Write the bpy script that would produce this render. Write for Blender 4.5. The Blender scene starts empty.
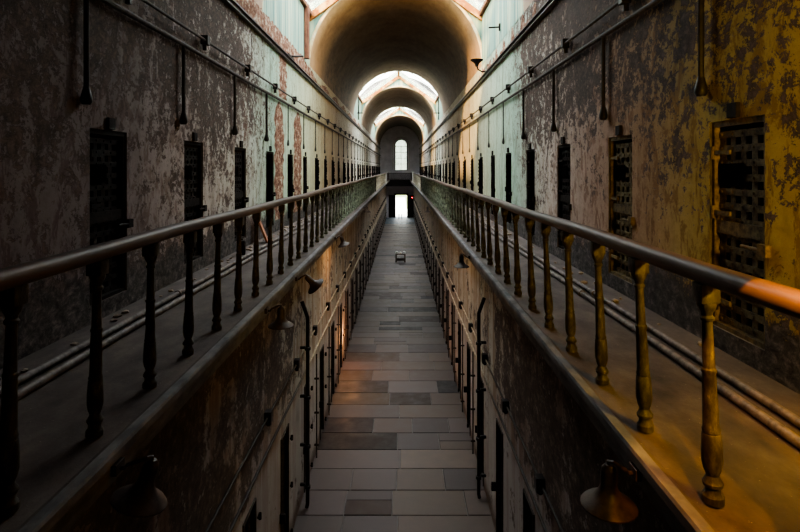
import bpy, bmesh, math, random
from mathutils import Vector, Matrix
R = random.Random(7)
scn = bpy.context.scene
COL = scn.collection
PI = math.pi

# ------------------------------------------------------------------ layout
CX, CZ = 0.19, 7.64          # camera x / height above the lower floor
GZ = CZ - 1.64               # gallery deck level
XW = 3.09                    # upper wall planes at x = +-XW
XR = {1: 1.68, -1: -1.67}    # railing lines
XE = {1: 1.53, -1: -1.46}    # gallery edges
XL = {1: 2.18, -1: -2.10}    # lower wall planes
YEND = 84.0
ZC = CZ + 3.70               # spring line of the vaults
RV = XW
BAYS = [(12.6, 19.2), (37.0, 44.2), (58.5, 67.5)]
ZS, ZRIDGE = CZ + 5.6, CZ + 7.8

# ------------------------------------------------------------------ helpers
def newobj(name, data, parent=None):
    o = bpy.data.objects.new(name, data)
    COL.objects.link(o)
    if parent is not None:
        o.parent = parent
    return o

def finish(name, bm, mats, parent=None, smooth=False, loc=None):
    me = bpy.data.meshes.new(name)
    bmesh.ops.recalc_face_normals(bm, faces=bm.faces)
    if smooth:
        for f in bm.faces: f.smooth = True
    bm.to_mesh(me); bm.free()
    if not isinstance(mats, (list, tuple)): mats = [mats]
    for m in mats: me.materials.append(m)
    if smooth:
        try:
            me.set_sharp_from_angle(angle=math.radians(40))
        except Exception: pass
    o = newobj(name, me, parent)
    if loc: o.location = loc
    return o

def box(bm, x0, x1, y0, y1, z0, z1, mi=0, bev=0.0):
    vs = [bm.verts.new(p) for p in ((x0,y0,z0),(x1,y0,z0),(x1,y1,z0),(x0,y1,z0),(x0,y0,z1),(x1,y0,z1),(x1,y1,z1),(x0,y1,z1))]
    fs = []
    for idx in ((0,3,2,1),(4,5,6,7),(0,1,5,4),(1,2,6,5),(2,3,7,6),(3,0,4,7)):
        f = bm.faces.new([vs[i] for i in idx]); f.material_index = mi; fs.append(f)
    if bev > 0:
        es = list({e for f in fs for e in f.edges})
        bmesh.ops.bevel(bm, geom=es, offset=bev, segments=2, affect='EDGES', profile=0.6)

def quad(bm, pts, mi=0):
    f = bm.faces.new([bm.verts.new(p) for p in pts]); f.material_index = mi
    return f

def tube(bm, pts, r, seg=10, cap=True):
    pts = [Vector(p) for p in pts]
    rings = []
    prev_n = None
    for i, p in enumerate(pts):
        if i == 0: t = pts[1] - p
        elif i == len(pts) - 1: t = p - pts[i-1]
        else: t = (pts[i+1] - p).normalized() + (p - pts[i-1]).normalized()
        t.normalize()
        if prev_n is None:
            a = Vector((0, 0, 1)) if abs(t.z) < .9 else Vector((1, 0, 0))
            n = t.cross(a).normalized()
        else:
            n = (prev_n - t * prev_n.dot(t)).normalized()
        prev_n = n
        b = t.cross(n)
        rr = r[i] if isinstance(r, (list, tuple)) else r
        rings.append([bm.verts.new(p + (n*math.cos(2*PI*k/seg) + b*math.sin(2*PI*k/seg))*rr) for k in range(seg)])
    for a, b in zip(rings, rings[1:]):
        for k in range(seg):
            bm.faces.new((a[k], a[(k+1) % seg], b[(k+1) % seg], b[k]))
    if cap:
        bm.faces.new(rings[0][::-1]); bm.faces.new(rings[-1])

def lathe(bm, prof, seg=16, M=None):
    rings = []
    for r, z in prof:
        ring = []
        for k in range(seg):
            v = Vector((r*math.cos(2*PI*k/seg), r*math.sin(2*PI*k/seg), z))
            if M: v = M @ v
            ring.append(bm.verts.new(v))
        rings.append(ring)
    for a, b in zip(rings, rings[1:]):
        for k in range(seg):
            bm.faces.new((a[k], a[(k+1) % seg], b[(k+1) % seg], b[k]))
    bm.faces.new(rings[0][::-1]); bm.faces.new(rings[-1])

def tag(o, label=None, cat=None, group=None, kind=None):
    if label: o['label'] = label
    if cat: o['category'] = cat
    if group: o['group'] = group
    if kind: o['kind'] = kind
    return o

def thing(name, label, cat, loc=(0,0,0), group=None, rz=0):
    o = newobj(name, None); o.location = loc; o.rotation_euler = (0,0,rz)
    o.empty_display_size = .1
    return tag(o, label, cat, group)

def copy_tree(o, parent=None):
    c = o.copy(); COL.objects.link(c)
    if parent is not None: c.parent = parent
    for ch in list(o.children): copy_tree(ch, c)
    return c

ONES = ['first','second','third','fourth','fifth','sixth','seventh','eighth','ninth','tenth','eleventh','twelfth','thirteenth',
        'fourteenth','fifteenth','sixteenth','seventeenth','eighteenth','nineteenth']
def ordinal(n):
    if n <= 19: return ONES[n-1]
    tens = {2:'twent',3:'thirt',4:'fort'}[n//10]
    return tens + 'ieth' if n % 10 == 0 else tens + 'y-' + ONES[n % 10 - 1]

# ------------------------------------------------------------------ materials
class NT:
    def __init__(s, name):
        s.m = bpy.data.materials.new(name); s.m.use_nodes = True
        s.t = s.m.node_tree; s.t.nodes.clear()
        s.out = s.t.nodes.new('ShaderNodeOutputMaterial')
    def n(s, typ, **kw):
        nd = s.t.nodes.new(typ)
        for k, v in kw.items(): setattr(nd, k, v)
        return nd
    def set(s, sock, v):
        if hasattr(v, 'links') or isinstance(v, bpy.types.NodeSocket): s.t.links.new(v, sock)
        else: sock.default_value = v
    def math(s, op, a, b=0.0, c=None, clamp=False):
        nd = s.n('ShaderNodeMath', operation=op); nd.use_clamp = clamp
        s.set(nd.inputs[0], a); s.set(nd.inputs[1], b)
        if c is not None: s.set(nd.inputs[2], c)
        return nd.outputs[0]
    def pos(s): return s.n('ShaderNodeNewGeometry').outputs['Position']
    def obj(s): return s.n('ShaderNodeTexCoord').outputs['Object']
    def sep(s, v):
        nd = s.n('ShaderNodeSeparateXYZ'); s.set(nd.inputs[0], v); return nd.outputs
    def scale(s, v, sc, loc=(0,0,0)):
        nd = s.n('ShaderNodeMapping'); s.set(nd.inputs[0], v); nd.inputs['Scale'].default_value = sc; nd.inputs['Location'].default_value = loc
        return nd.outputs[0]
    def noise(s, v, sc, det=4, rough=.55, dist=0.0):
        nd = s.n('ShaderNodeTexNoise'); s.set(nd.inputs['Vector'], v)
        nd.inputs['Scale'].default_value = sc; nd.inputs['Detail'].default_value = det
        nd.inputs['Roughness'].default_value = rough; nd.inputs['Distortion'].default_value = dist
        return nd.outputs[0]
    def ramp(s, f, stops, interp='LINEAR'):
        nd = s.n('ShaderNodeValToRGB'); s.set(nd.inputs[0], f)
        cr = nd.color_ramp; cr.interpolation = interp
        while len(cr.elements) < len(stops): cr.elements.new(.5)
        for e, (p, c) in zip(cr.elements, stops):
            e.position = p; e.color = (c, c, c, 1) if isinstance(c, (int, float)) else (*c, 1)
        return nd.outputs[0]
    def mix(s, f, a, b, blend='MIX'):
        nd = s.n('ShaderNodeMix', data_type='RGBA', blend_type=blend)
        s.set(nd.inputs[0], f)
        s.set(nd.inputs[6], a if not isinstance(a, tuple) else (*a, 1)[:4]); s.set(nd.inputs[7], b if not isinstance(b, tuple) else (*b, 1)[:4])
        return nd.outputs[2]
    def mrange(s, v, a, b, c=0.0, d=1.0):
        nd = s.n('ShaderNodeMapRange'); s.set(nd.inputs[0], v)
        for i, x in zip((1,2,3,4), (a,b,c,d)): nd.inputs[i].default_value = x
        return nd.outputs[0]
    def bsdf(s, col, rough=.8, metal=0.0, bump=None, bstr=.3, bdist=.02, spec=.3):
        p = s.n('ShaderNodeBsdfPrincipled')
        s.set(p.inputs['Base Color'], col if not isinstance(col, tuple) else (*col, 1)[:4])
        s.set(p.inputs['Roughness'], rough); s.set(p.inputs['Metallic'], metal)
        p.inputs['Specular IOR Level'].default_value = spec
        if bump is not None:
            b = s.n('ShaderNodeBump'); b.inputs['Strength'].default_value = bstr; b.inputs['Distance'].default_value = bdist
            s.set(b.inputs['Height'], bump); s.t.links.new(b.outputs[0], p.inputs['Normal'])
        s.t.links.new(p.outputs[0], s.out.inputs[0])
        return s.m

def simple(name, c1, c2, sc=6, rough=.7, metal=0.0, stretch=(1,1,1), bstr=.25, bdist=.01, lo=.35, hi=.65, det=5, spec=.3):
    t = NT(name)
    v = t.scale(t.pos(), stretch)
    n = t.noise(v, sc, det, .65)
    col = t.ramp(n, [(lo, c1), (hi, c2)])
    return t.bsdf(col, rough, metal, bump=n, bstr=bstr, bdist=bdist, spec=spec)

def yramp(t, y, stops, span=90.0):
    return t.ramp(t.math('DIVIDE', y, span), [(a/span, c) for a, c in stops])

def peeling_wall(name, side):
    t = NT(name)
    P = t.pos(); x, y, z = t.sep(P)
    big = t.noise(t.scale(P, (1, .6, .6), (3*side, 0, 0)), .9, 4, .6)
    mid = t.noise(t.scale(P, (1, .72, .55)), 4.8, 9, .74, .6)
    fine = t.noise(t.scale(P, (1, .6, .8)), 13, 6, .78, .4)
    vstreak = t.noise(t.scale(P, (1, 2.0, .14)), 1.8, 5, .6)
    # plaster colour along the corridor; near end: yellow light right, dimness left, painted in
    if side > 0:
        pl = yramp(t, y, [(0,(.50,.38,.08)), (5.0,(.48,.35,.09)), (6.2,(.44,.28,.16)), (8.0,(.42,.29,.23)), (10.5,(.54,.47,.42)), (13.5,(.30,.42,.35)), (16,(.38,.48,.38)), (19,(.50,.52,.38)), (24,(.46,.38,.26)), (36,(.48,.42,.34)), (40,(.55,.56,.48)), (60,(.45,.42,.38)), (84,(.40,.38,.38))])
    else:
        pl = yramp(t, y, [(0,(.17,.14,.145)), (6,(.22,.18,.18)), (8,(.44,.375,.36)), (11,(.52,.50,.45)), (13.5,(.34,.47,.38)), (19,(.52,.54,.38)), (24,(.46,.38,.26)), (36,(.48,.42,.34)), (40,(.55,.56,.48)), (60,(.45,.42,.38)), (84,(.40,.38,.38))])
    # amount of peeling along the wall
    if side > 0:
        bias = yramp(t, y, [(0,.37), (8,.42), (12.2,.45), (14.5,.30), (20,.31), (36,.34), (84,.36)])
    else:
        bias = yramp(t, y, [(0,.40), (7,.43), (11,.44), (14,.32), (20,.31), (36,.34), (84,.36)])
    hz = t.mrange(z, GZ+1.0, GZ+2.9, -.055, .035)
    hz2 = t.mrange(z, GZ+0.15, GZ+0.75, .22, 0.0)
    s1 = t.math('MULTIPLY_ADD', mid, .46, t.math('MULTIPLY', fine, .52))
    s1 = t.math('ADD', s1, t.math('MULTIPLY', big, .20))
    s1 = t.math('ADD', s1, bias); s1 = t.math('ADD', s1, hz); s1 = t.math('ADD', s1, hz2)
    m = t.mrange(s1, 1.0, 1.03)
    under = t.ramp(fine, [(.33,(.022,.018,.017)), (.50,(.065,.046,.040)), (.68,(.17,.12,.10))])
    br = t.ramp(mid, [(.35,(.14,.05,.03)), (.6,(.36,.16,.09))])
    brickmask = t.mrange(t.noise(t.scale(P, (1,.5,.25), (9*side,4,0)), .75, 3, .5), .55, .62)
    by = yramp(t, y, [(10,0.0), (14,.9), (24,.5), (40,.2)])
    under = t.mix(t.math('MULTIPLY', brickmask, by), under, br)
    tone = t.mrange(big, .3, .7, .72, 1.18)
    plc = t.mix(1.0, pl, t.n('ShaderNodeCombineColor').outputs[0], 'MIX') if False else pl
    dirt = t.ramp(vstreak, [(.30,(.45,.42,.40)), (.55,(1,1,1))])
    plc = t.mix(.5, plc, dirt, 'MULTIPLY')
    fine2 = t.ramp(fine, [(.3,(.72,.70,.68)), (.6,(1.05,1.05,1.05))])
    plc = t.mix(.8, plc, fine2, 'MULTIPLY')
    old = t.noise(t.scale(P, (1, .8, .38), (0, 31, 7)), 5.5, 8, .75, .6)
    plc = t.mix(t.math('MULTIPLY', t.mrange(old, .50, .56), t.mrange(y, 12, 17, .8, .25)), plc, t.mix(1.0, plc, (.52,.42,.38), 'MULTIPLY'))
    # stained lower zone
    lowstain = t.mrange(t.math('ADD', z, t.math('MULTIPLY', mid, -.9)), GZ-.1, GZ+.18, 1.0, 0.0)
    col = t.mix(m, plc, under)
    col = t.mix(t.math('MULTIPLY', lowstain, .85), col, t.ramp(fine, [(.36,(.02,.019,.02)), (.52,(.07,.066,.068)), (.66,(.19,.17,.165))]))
    h = t.math('ADD', t.math('MULTIPLY', m, -1.0), t.math('MULTIPLY', fine, .5))
    return t.bsdf(col, .85, bump=h, bstr=.55, bdist=.02, spec=.2)

def lower_wall(name, side):
    t = NT(name)
    P = t.pos(); x, y, z = t.sep(P)
    mid = t.noise(t.scale(P, (1, .6, .6)), 2.2, 8, .7, .3)
    fine = t.noise(t.scale(P, (1, .6, .7)), 10, 6, .75)
    vs = t.noise(t.scale(P, (1, 2.2, .09), (side*5,0,0)), 1.9, 5, .6)
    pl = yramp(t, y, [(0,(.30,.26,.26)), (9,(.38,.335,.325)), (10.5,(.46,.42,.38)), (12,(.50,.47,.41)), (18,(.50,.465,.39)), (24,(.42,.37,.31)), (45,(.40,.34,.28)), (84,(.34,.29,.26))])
    up = t.mrange(z, 2.6, 3.3, 0.0, .12)
    s1 = t.math('ADD', t.math('MULTIPLY', mid, .6), t.math('MULTIPLY', fine, .35))
    s1 = t.math('ADD', s1, t.math('MULTIPLY', up, t.mrange(y, 9.5, 12.5, 1.0, .45)))
    s1 = t.math('ADD', s1, yramp(t, y, [(0,.12), (11,.10), (15,-.06), (30,-.02), (84,0)]) if False else t.mrange(y, 9, 13, .06, .035))
    m = t.mrange(s1, .585, .625)
    under = t.ramp(fine, [(.3,(.035,.028,.027)), (.55,(.11,.085,.075)), (.72,(.28,.22,.19))])
    vs = t.math('MULTIPLY_ADD', vs, .6, t.math('MULTIPLY', mid, .4))
    dirt = t.ramp(vs, [(.36,(.42,.24,.15)), (.46,(.62,.48,.41)), (.52,(1,1,1))])
    plc = t.mix(.75, pl, dirt, 'MULTIPLY')
    grey = t.mix(t.mrange(z, 2.4, 2.7, 1.0, 0.0), plc, t.mix(.5, plc, (.40,.38,.38)))
    col = t.mix(m, grey, under)
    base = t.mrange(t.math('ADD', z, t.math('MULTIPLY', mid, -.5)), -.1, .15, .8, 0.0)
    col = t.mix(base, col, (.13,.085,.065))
    h = t.math('ADD', t.math('MULTIPLY', m, -.6), t.math('MULTIPLY', fine, .5))
    return t.bsdf(col, .85, bump=h, bstr=.4, bdist=.02, spec=.2)

def vault_mat():
    t = NT('vault_plaster')
    P = t.pos(); x, y, z = t.sep(P)
    n = t.noise(P, .7, 5, .6); f = t.noise(t.scale(P, (1,.4,1)), 5, 6, .7)
    col = t.ramp(n, [(.3,(.36,.27,.21)), (.55,(.52,.40,.30)), (.75,(.60,.47,.34))])
    d = t.ramp(f, [(.3,(.62,.58,.55)), (.6,(1,1,1))])
    col = t.mix(.6, col, d, 'MULTIPLY')
    bay_glow = t.ramp(t.math('DIVIDE', y, 90.0), [(v/90, k) for v, k in ((-1+1,.3),(12.6,.9),(19.2,(1.2,1.0,.66)),(20.6,(.78,.60,.38)),(23,.24),(33,.26),(37,.8),(44,.9),(46,.4),(57,.5),(58.5,.8),(67.5,.9),(70,.35),(84,.3))])  # skylight falloff and golden sun glow at the vault ends put into colour
    col = t.mix(1.0, col, bay_glow, 'MULTIPLY')
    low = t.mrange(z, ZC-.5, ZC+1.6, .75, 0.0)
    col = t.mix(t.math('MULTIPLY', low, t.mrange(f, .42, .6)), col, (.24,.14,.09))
    return t.bsdf(col, .85, bump=f, bstr=.3, bdist=.02, spec=.2)

def bay_mat():
    t = NT('pale_green_plaster')
    P = t.pos()
    v = t.noise(t.scale(P, (2.2,3.0,.10)), 2.2, 5, .6); f = t.noise(P, 6, 6, .7)
    col = t.ramp(v, [(.30,(.07,.14,.14)), (.48,(.20,.32,.27)), (.65,(.46,.50,.35))])
    col = t.mix(t.mrange(f, .62, .7), col, (.30,.17,.11))
    return t.bsdf(col, .85, bump=f, bstr=.3, bdist=.02, spec=.2)

def brick_band():
    t = NT('crumbling_brick')
    P = t.pos()
    f = t.noise(t.scale(P, (1,1,1.6)), 5, 8, .75); g = t.noise(P, 14, 4, .7)
    col = t.ramp(f, [(.34,(.045,.024,.020)), (.45,(.15,.072,.05)), (.54,(.25,.15,.105)), (.62,(.46,.40,.32))])
    return t.bsdf(col, .9, bump=g, bstr=.8, bdist=.04, spec=.1)

def slab_mat():
    t = NT('stone_slabs')
    P = t.pos()
    a = t.n('ShaderNodeVertexColor', layer_name='Col').outputs[0]
    f = t.noise(P, 2.5, 6, .65); g = t.noise(P, 22, 4, .7)
    d = t.ramp(f, [(.3,(.74,.72,.72)), (.65,(1.08,1.06,1.04))])
    col = t.mix(1.0, a, d, 'MULTIPLY')
    return t.bsdf(col, t.mrange(f, .3, .7, .45, .75), bump=t.math('ADD', f, t.math('MULTIPLY', g, .3)), bstr=.25, bdist=.01, spec=.35)

def deck_mat():
    t = NT('dusty_gallery_deck')
    P = t.pos(); x, y, z = t.sep(P)
    f = t.noise(t.scale(P, (1.4,.8,1)), 2.2, 7, .65); g = t.noise(P, 30, 4, .7)
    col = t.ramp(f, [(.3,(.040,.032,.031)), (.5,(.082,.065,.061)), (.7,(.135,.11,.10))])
    sp = t.mrange(g, .66, .72)
    col = t.mix(t.math('MULTIPLY', sp, .5), col, (.42,.36,.33))
    return t.bsdf(col, .7, bump=t.math('ADD', f, t.math('MULTIPLY', g, .4)), bstr=.4, bdist=.015, spec=.3)

def baluster_mat():
    t = NT('flaking_painted_cast_iron'); P = t.pos(); x, y, z = t.sep(P)
    n = t.noise(t.scale(P, (1,1,.45)), 22, 5, .65)
    near = t.ramp(n, [(.42,(.022,.018,.014)), (.62,(.065,.058,.042)), (.72,(.15,.135,.10))])  # near tone darkened: shade put into the colour
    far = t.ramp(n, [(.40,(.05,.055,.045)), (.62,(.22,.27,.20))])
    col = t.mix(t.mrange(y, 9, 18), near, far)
    col = t.mix(t.mrange(y, 37.5, 39), col, t.ramp(n, [(.35,(.22,.20,.15)), (.6,(.55,.52,.42))]))  # paler from the second bay on: skylight brightness painted into the colour
    return t.bsdf(col, .6, .1, bump=n, bstr=.7, bdist=.008)

def conduit_mat():
    t = NT('buff_conduit'); P = t.pos(); x, y, z = t.sep(P)
    n = t.noise(P, 8, 4, .6)
    c = t.ramp(n, [(.35,(.26,.22,.16)), (.65,(.62,.52,.38))])
    col = t.mix(t.mrange(y, 11, 14.5), (.03,.026,.024), c)
    return t.bsdf(col, .6, spec=.3)

def emis(name, c, s):
    t = NT(name); e = t.n('ShaderNodeEmission'); e.inputs[0].default_value = (*c, 1); e.inputs[1].default_value = s
    t.t.links.new(e.outputs[0], t.out.inputs[0]); return t.m

def glass_mat(name, tint, white=.12):
    t = NT(name)
    tr = t.n('ShaderNodeBsdfTransparent'); tr.inputs[0].default_value = (*tint, 1)
    gl = t.n('ShaderNodeBsdfGlossy'); gl.inputs['Roughness'].default_value = .1; gl.inputs[0].default_value = (.8,.85,.85,1)
    tl = t.n('ShaderNodeBsdfTranslucent'); tl.inputs[0].default_value = (.85,.88,.86,1)
    nz = t.noise(t.pos(), 1.4, 4, .6)
    m1 = t.n('ShaderNodeMixShader'); t.set(m1.inputs[0], t.mrange(nz, .35, .65, white*.3, white*1.6))
    t.t.links.new(tr.outputs[0], m1.inputs[1]); t.t.links.new(tl.outputs[0], m1.inputs[2])
    m2 = t.n('ShaderNodeMixShader'); m2.inputs[0].default_value = .05
    t.t.links.new(m1.outputs[0], m2.inputs[1]); t.t.links.new(gl.outputs[0], m2.inputs[2])
    t.t.links.new(m2.outputs[0], t.out.inputs[0]); return t.m

M = dict(
    lip=simple('sun_glow_plaster_edge', (.50,.33,.15), (.66,.58,.40), sc=2.5, rough=.9),  # warm sunlight on the arch edges put into the plaster colour
    lamp=simple('dark_enamel', (.018,.012,.011), (.065,.045,.04), sc=9, rough=.5),
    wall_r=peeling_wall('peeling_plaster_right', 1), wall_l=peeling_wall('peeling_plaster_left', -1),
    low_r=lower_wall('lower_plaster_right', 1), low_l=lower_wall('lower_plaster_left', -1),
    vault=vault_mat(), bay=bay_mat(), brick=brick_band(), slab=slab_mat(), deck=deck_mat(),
    joint=simple('dark_mortar', (.09,.085,.087), (.14,.13,.13)),
    void=simple('dark_cell', (.004,.003,.003), (.008,.006,.006), rough=1.0, bstr=0.0, spec=0.0),
    reveal=simple('dark_reveal', (.04,.034,.032), (.13,.11,.10), sc=7, rough=.9),  # darker than the wall face around it
    iron=simple('black_iron', (.006,.005,.006), (.022,.017,.016), sc=18, rough=.75, metal=0, bstr=.4, spec=.12),
    iron_y=simple('yellowish_iron', (.05,.032,.016), (.20,.145,.06), sc=16, rough=.7, metal=.1, bstr=.5),  # lighter, yellower iron than the other doors
    baluster=baluster_mat(),
    rail=simple('worn_brown_handrail', (.045,.028,.022), (.12,.078,.064), sc=7, rough=.55, stretch=(1,.12,1), bstr=.2),
    fascia=simple('grey_stone_edge', (.075,.076,.082), (.20,.195,.20), sc=5, rough=.75, stretch=(1,.5,1), bstr=.5),
    soffit=simple('soffit_plaster', (.10,.09,.08), (.22,.19,.17), sc=3),
    steel=simple('grey_steel_ledge', (.030,.027,.028), (.10,.088,.085), sc=7, rough=.5, metal=.3),
    pipe=simple('dull_pipe', (.022,.018,.017), (.075,.06,.053), sc=12, rough=.75, metal=.0),
    floor_pipe=simple('dusty_pipe', (.05,.042,.040), (.19,.16,.15), sc=9, rough=.6),
    pipe_d=simple('black_pipe', (.010,.010,.012), (.032,.028,.03), sc=12, rough=.5, metal=.3),
    conduit=conduit_mat(),
    rust=simple('rust_orange_wood', (.26,.09,.02), (.60,.36,.14), sc=1.6, rough=.8, lo=.44, hi=.60),
    rustpost=simple('dark_red_timber', (.10,.04,.03), (.26,.12,.07), sc=6, rough=.8, stretch=(1,1,.3)),
    end=simple('violet_grey_plaster', (.46,.44,.50), (.62,.60,.66), sc=1.2, rough=.9, bstr=.1),
    trim=simple('pale_stone_trim', (.34,.34,.35), (.52,.53,.52), sc=4, rough=.8),
    rubble=simple('plaster_rubble', (.11,.085,.07), (.40,.33,.27), sc=9, rough=.95),
    redboard=simple('red_brown_board', (.20,.08,.05), (.34,.16,.10), sc=6, rough=.8),
    blue=simple('blue_paint', (.04,.09,.15), (.08,.16,.24), sc=5, rough=.6),
    white=simple('white_enamel', (.55,.55,.52), (.75,.74,.70), sc=10, rough=.5),
    wood=simple('dark_bench_wood', (.05,.035,.03), (.10,.075,.06), sc=9, rough=.6),
    red=emis('red_lamp', (1,.03,.03), 9.0),
    warm=emis('warm_bulb', (1,.62,.25), 6.0),
    glass=glass_mat('skylight_glass', (.93,.97,.95)),
    wglass=glass_mat('window_glass', (.11,.13,.105), .1),
    grass=simple('outside_lawn', (.10,.14,.06), (.20,.25,.11), sc=2, rough=.9),
    path=simple('outside_paving', (.45,.45,.42), (.62,.61,.57), sc=2, rough=.9),
    leaf=simple('outside_leaves', (.10,.16,.07), (.30,.38,.20), sc=6, rough=.8),
)

# ------------------------------------------------------------------ openings
UP_R = [4.63 + 2.44*k for k in range(33)]
UP_L = [6.00 + 2.45*k for k in range(32)]
LO_R = [8.27 + 2.44*k for k in range(31)]
LO_L = [8.03 + 2.44*k for k in range(31)]
UP_R = [v for v in UP_R if v < 82.5]; UP_L = [v for v in UP_L if v < 82.5]
DW, DZ0, DZ1 = .76, CZ - 1.45, CZ + .435      # upper door opening
LW, LZ0, LZ1 = .60, 0.0, CZ - 5.18            # lower door opening

def side_wall(name, xp, side, z0, z1, y0, y1, ops, mat, rec=.34):
    """wall plane at x = xp, with recessed dark openings, single mesh"""
    bm = bmesh.new()
    ys = sorted({y0, y1, *[v for o in ops for v in o[:2]]})
    zs = sorted({z0, z1, *[v for o in ops for v in o[2:]]})
    for a, b in zip(ys, ys[1:]):
        for c, d in zip(zs, zs[1:]):
            ym, zm = (a+b)/2, (c+d)/2
            if any(o[0] < ym < o[1] and o[2] < zm < o[3] for o in ops): continue
            n = max(1, int((b-a)/6))
            quad(bm, ((xp,a,c),(xp,b,c),(xp,b,d),(xp,a,d)))
    bmesh.ops.remove_doubles(bm, verts=bm.verts, dist=1e-4)
    xb = xp + side*rec; xt = xp + side*.9
    for a, b, c, d in ops:
        quad(bm, ((xp,a,c),(xb,a,c),(xb,a,d),(xp,a,d)), 1); quad(bm, ((xp,b,c),(xb,b,c),(xb,b,d),(xp,b,d)), 1)
        quad(bm, ((xp,a,d),(xb,a,d),(xb,b,d),(xp,b,d)), 1); quad(bm, ((xp,a,c),(xb,a,c),(xb,b,c),(xp,b,c)), 1)
        # dark cell behind
        e = .3
        quad(bm, ((xt,a-e,c),(xt,b+e,c),(xt,b+e,d+e),(xt,a-e,d+e)), 2)
        quad(bm, ((xb,a-e,c),(xt,a-e,c),(xt,a-e,d+e),(xb,a-e,d+e)), 2); quad(bm, ((xb,b+e,c),(xt,b+e,c),(xt,b+e,d+e),(xb,b+e,d+e)), 2)
        quad(bm, ((xb,a-e,d+e),(xt,a-e,d+e),(xt,b+e,d+e),(xb,b+e,d+e)), 2); quad(bm, ((xb,a-e,c),(xt,a-e,c),(xt,b+e,c),(xb,b+e,c)), 2)
    # outer leaf so no daylight leaks
    xo = xp + side*1.0
    quad(bm, ((xo,y0,z0),(xo,y1,z0),(xo,y1,z1),(xo,y0,z1)), 2)
    me = bpy.data.meshes.new(name); bm.to_mesh(me); bm.free()
    for m in (mat, M['reveal'], M['void']): me.materials.append(m)
    o = newobj(name, me); tag(o, kind='structure'); return o

YB = -6.0
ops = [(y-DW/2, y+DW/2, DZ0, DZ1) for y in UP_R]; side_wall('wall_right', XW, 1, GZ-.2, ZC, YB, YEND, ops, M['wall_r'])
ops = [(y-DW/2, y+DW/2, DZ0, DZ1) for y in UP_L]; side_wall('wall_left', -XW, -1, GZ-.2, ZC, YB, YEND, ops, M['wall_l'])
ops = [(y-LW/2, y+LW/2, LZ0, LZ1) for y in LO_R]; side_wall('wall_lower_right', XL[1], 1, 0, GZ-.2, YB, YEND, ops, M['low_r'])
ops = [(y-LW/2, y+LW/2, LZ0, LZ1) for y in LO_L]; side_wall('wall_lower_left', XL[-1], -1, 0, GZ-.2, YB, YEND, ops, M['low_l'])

# ------------------------------------------------------------------ floor of stone slabs
bm = bmesh.new(); cl = bm.loops.layers.color.new('Col')
PAL = [(1.66*c[0], 1.61*c[1], 1.54*c[2]) for c in [(.205,.192,.200), (.215,.201,.205), (.198,.188,.197), (.224,.209,.207), (.190,.181,.191), (.212,.196,.195)]]
ODD = [(.15,.128,.13), (.22,.18,.17), (.16,.15,.165), (.28,.235,.20)]
def slab(x0, x1, y0, y1, c):
    g = .008; h = R.uniform(-.004, .004)
    ch = .007
    top = [(x0+g+ch, y0+g+ch, h), (x1-g-ch, y0+g+ch, h), (x1-g-ch, y1-g-ch, h), (x0+g+ch, y1-g-ch, h)]
    bot = [(x0+g, y0+g, h-.02), (x1-g, y0+g, h-.02), (x1-g, y1-g, h-.02), (x0+g, y1-g, h-.02)]
    vt = [bm.verts.new(p) for p in top]; vb = [bm.verts.new(p) for p in bot]
    fs = [bm.faces.new(vt)] + [bm.faces.new((vb[i], vb[(i+1) % 4], vt[(i+1) % 4], vt[i])) for i in range(4)]
    for f in fs:
        for l in f.loops: l[cl] = (*c, 1)
y = 11.77 - .92*27
while y < YEND + 1:
    d = .92 * R.choice([.8, 1, 1, 1, 1.12]) if y > 16 else .92
    x = XL[-1] - .02
    while x < XL[1]:
        w = R.uniform(1.0, 2.3)
        if XL[1] - (x + w) < .45: w = XL[1] + .02 - x
        c = R.choice(ODD) if R.random() < .13 else R.choice(PAL)
        k = R.uniform(.92, 1.1); c = tuple(v*k for v in c)
        if y > 74: c = (c[0]*.45, c[1]*.75, c[2]*1.0)  # bluish daylight from the far door tinted into the slabs
        r = R.random()
        if r < .05:
            ym = y + d*R.uniform(.35, .65)
            c2 = R.choice(ODD) if R.random() < .4 else R.choice(PAL)
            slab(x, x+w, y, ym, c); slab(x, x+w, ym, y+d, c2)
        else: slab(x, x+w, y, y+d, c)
        x += w
    y += d
quadpts = ((XL[-1]-1, YB, -.018), (XL[1]+1, YB, -.018), (XL[1]+1, YEND+1.2, -.018), (XL[-1]-1, YEND+1.2, -.018))
f = quad(bm, quadpts, 1)
me = bpy.data.meshes.new('floor'); bm.to_mesh(me); bm.free(); me.materials.append(M['slab']); me.materials.append(M['joint'])
tag(newobj('floor', me), kind='structure')

# ------------------------------------------------------------------ gallery decks
YDE = 80.5
def deck(side):
    s = side; e = XE[s]; w = s*(XW+.02)
    bm = bmesh.new()
    # profile of slab with nosing, extruded along y (material 0 deck top, 1 edge, 2 soffit)
    prof = [(w, GZ), (e+s*.10, GZ), (e+s*.07, GZ+.012), (e+s*.01, GZ+.012), (e, GZ-.005), (e, GZ-.055), (e+s*.03, GZ-.075), (e+s*.035, GZ-.15), (e+s*.06, GZ-.175), (e+s*.06, GZ-.22), (w, GZ-.22)]
    mi = [0, 0, 1, 1, 1, 1, 1, 1, 1, 2]
    n = 60; ys = [YB + (YDE-YB)*i/n for i in range(n+1)]
    rows = [[bm.verts.new((px, yy, pz)) for px, pz in prof] for yy in ys]
    for a, b in zip(rows, rows[1:]):
        for k in range(len(prof)-1):
            f = bm.faces.new((a[k], b[k], b[k+1], a[k+1])); f.material_index = mi[k]
    bm.faces.new(rows[0][::-1]); bm.faces.new(rows[-1])
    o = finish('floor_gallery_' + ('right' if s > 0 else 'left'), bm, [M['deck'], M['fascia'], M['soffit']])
    tag(o, kind='structure')
deck(1); deck(-1)

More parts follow.
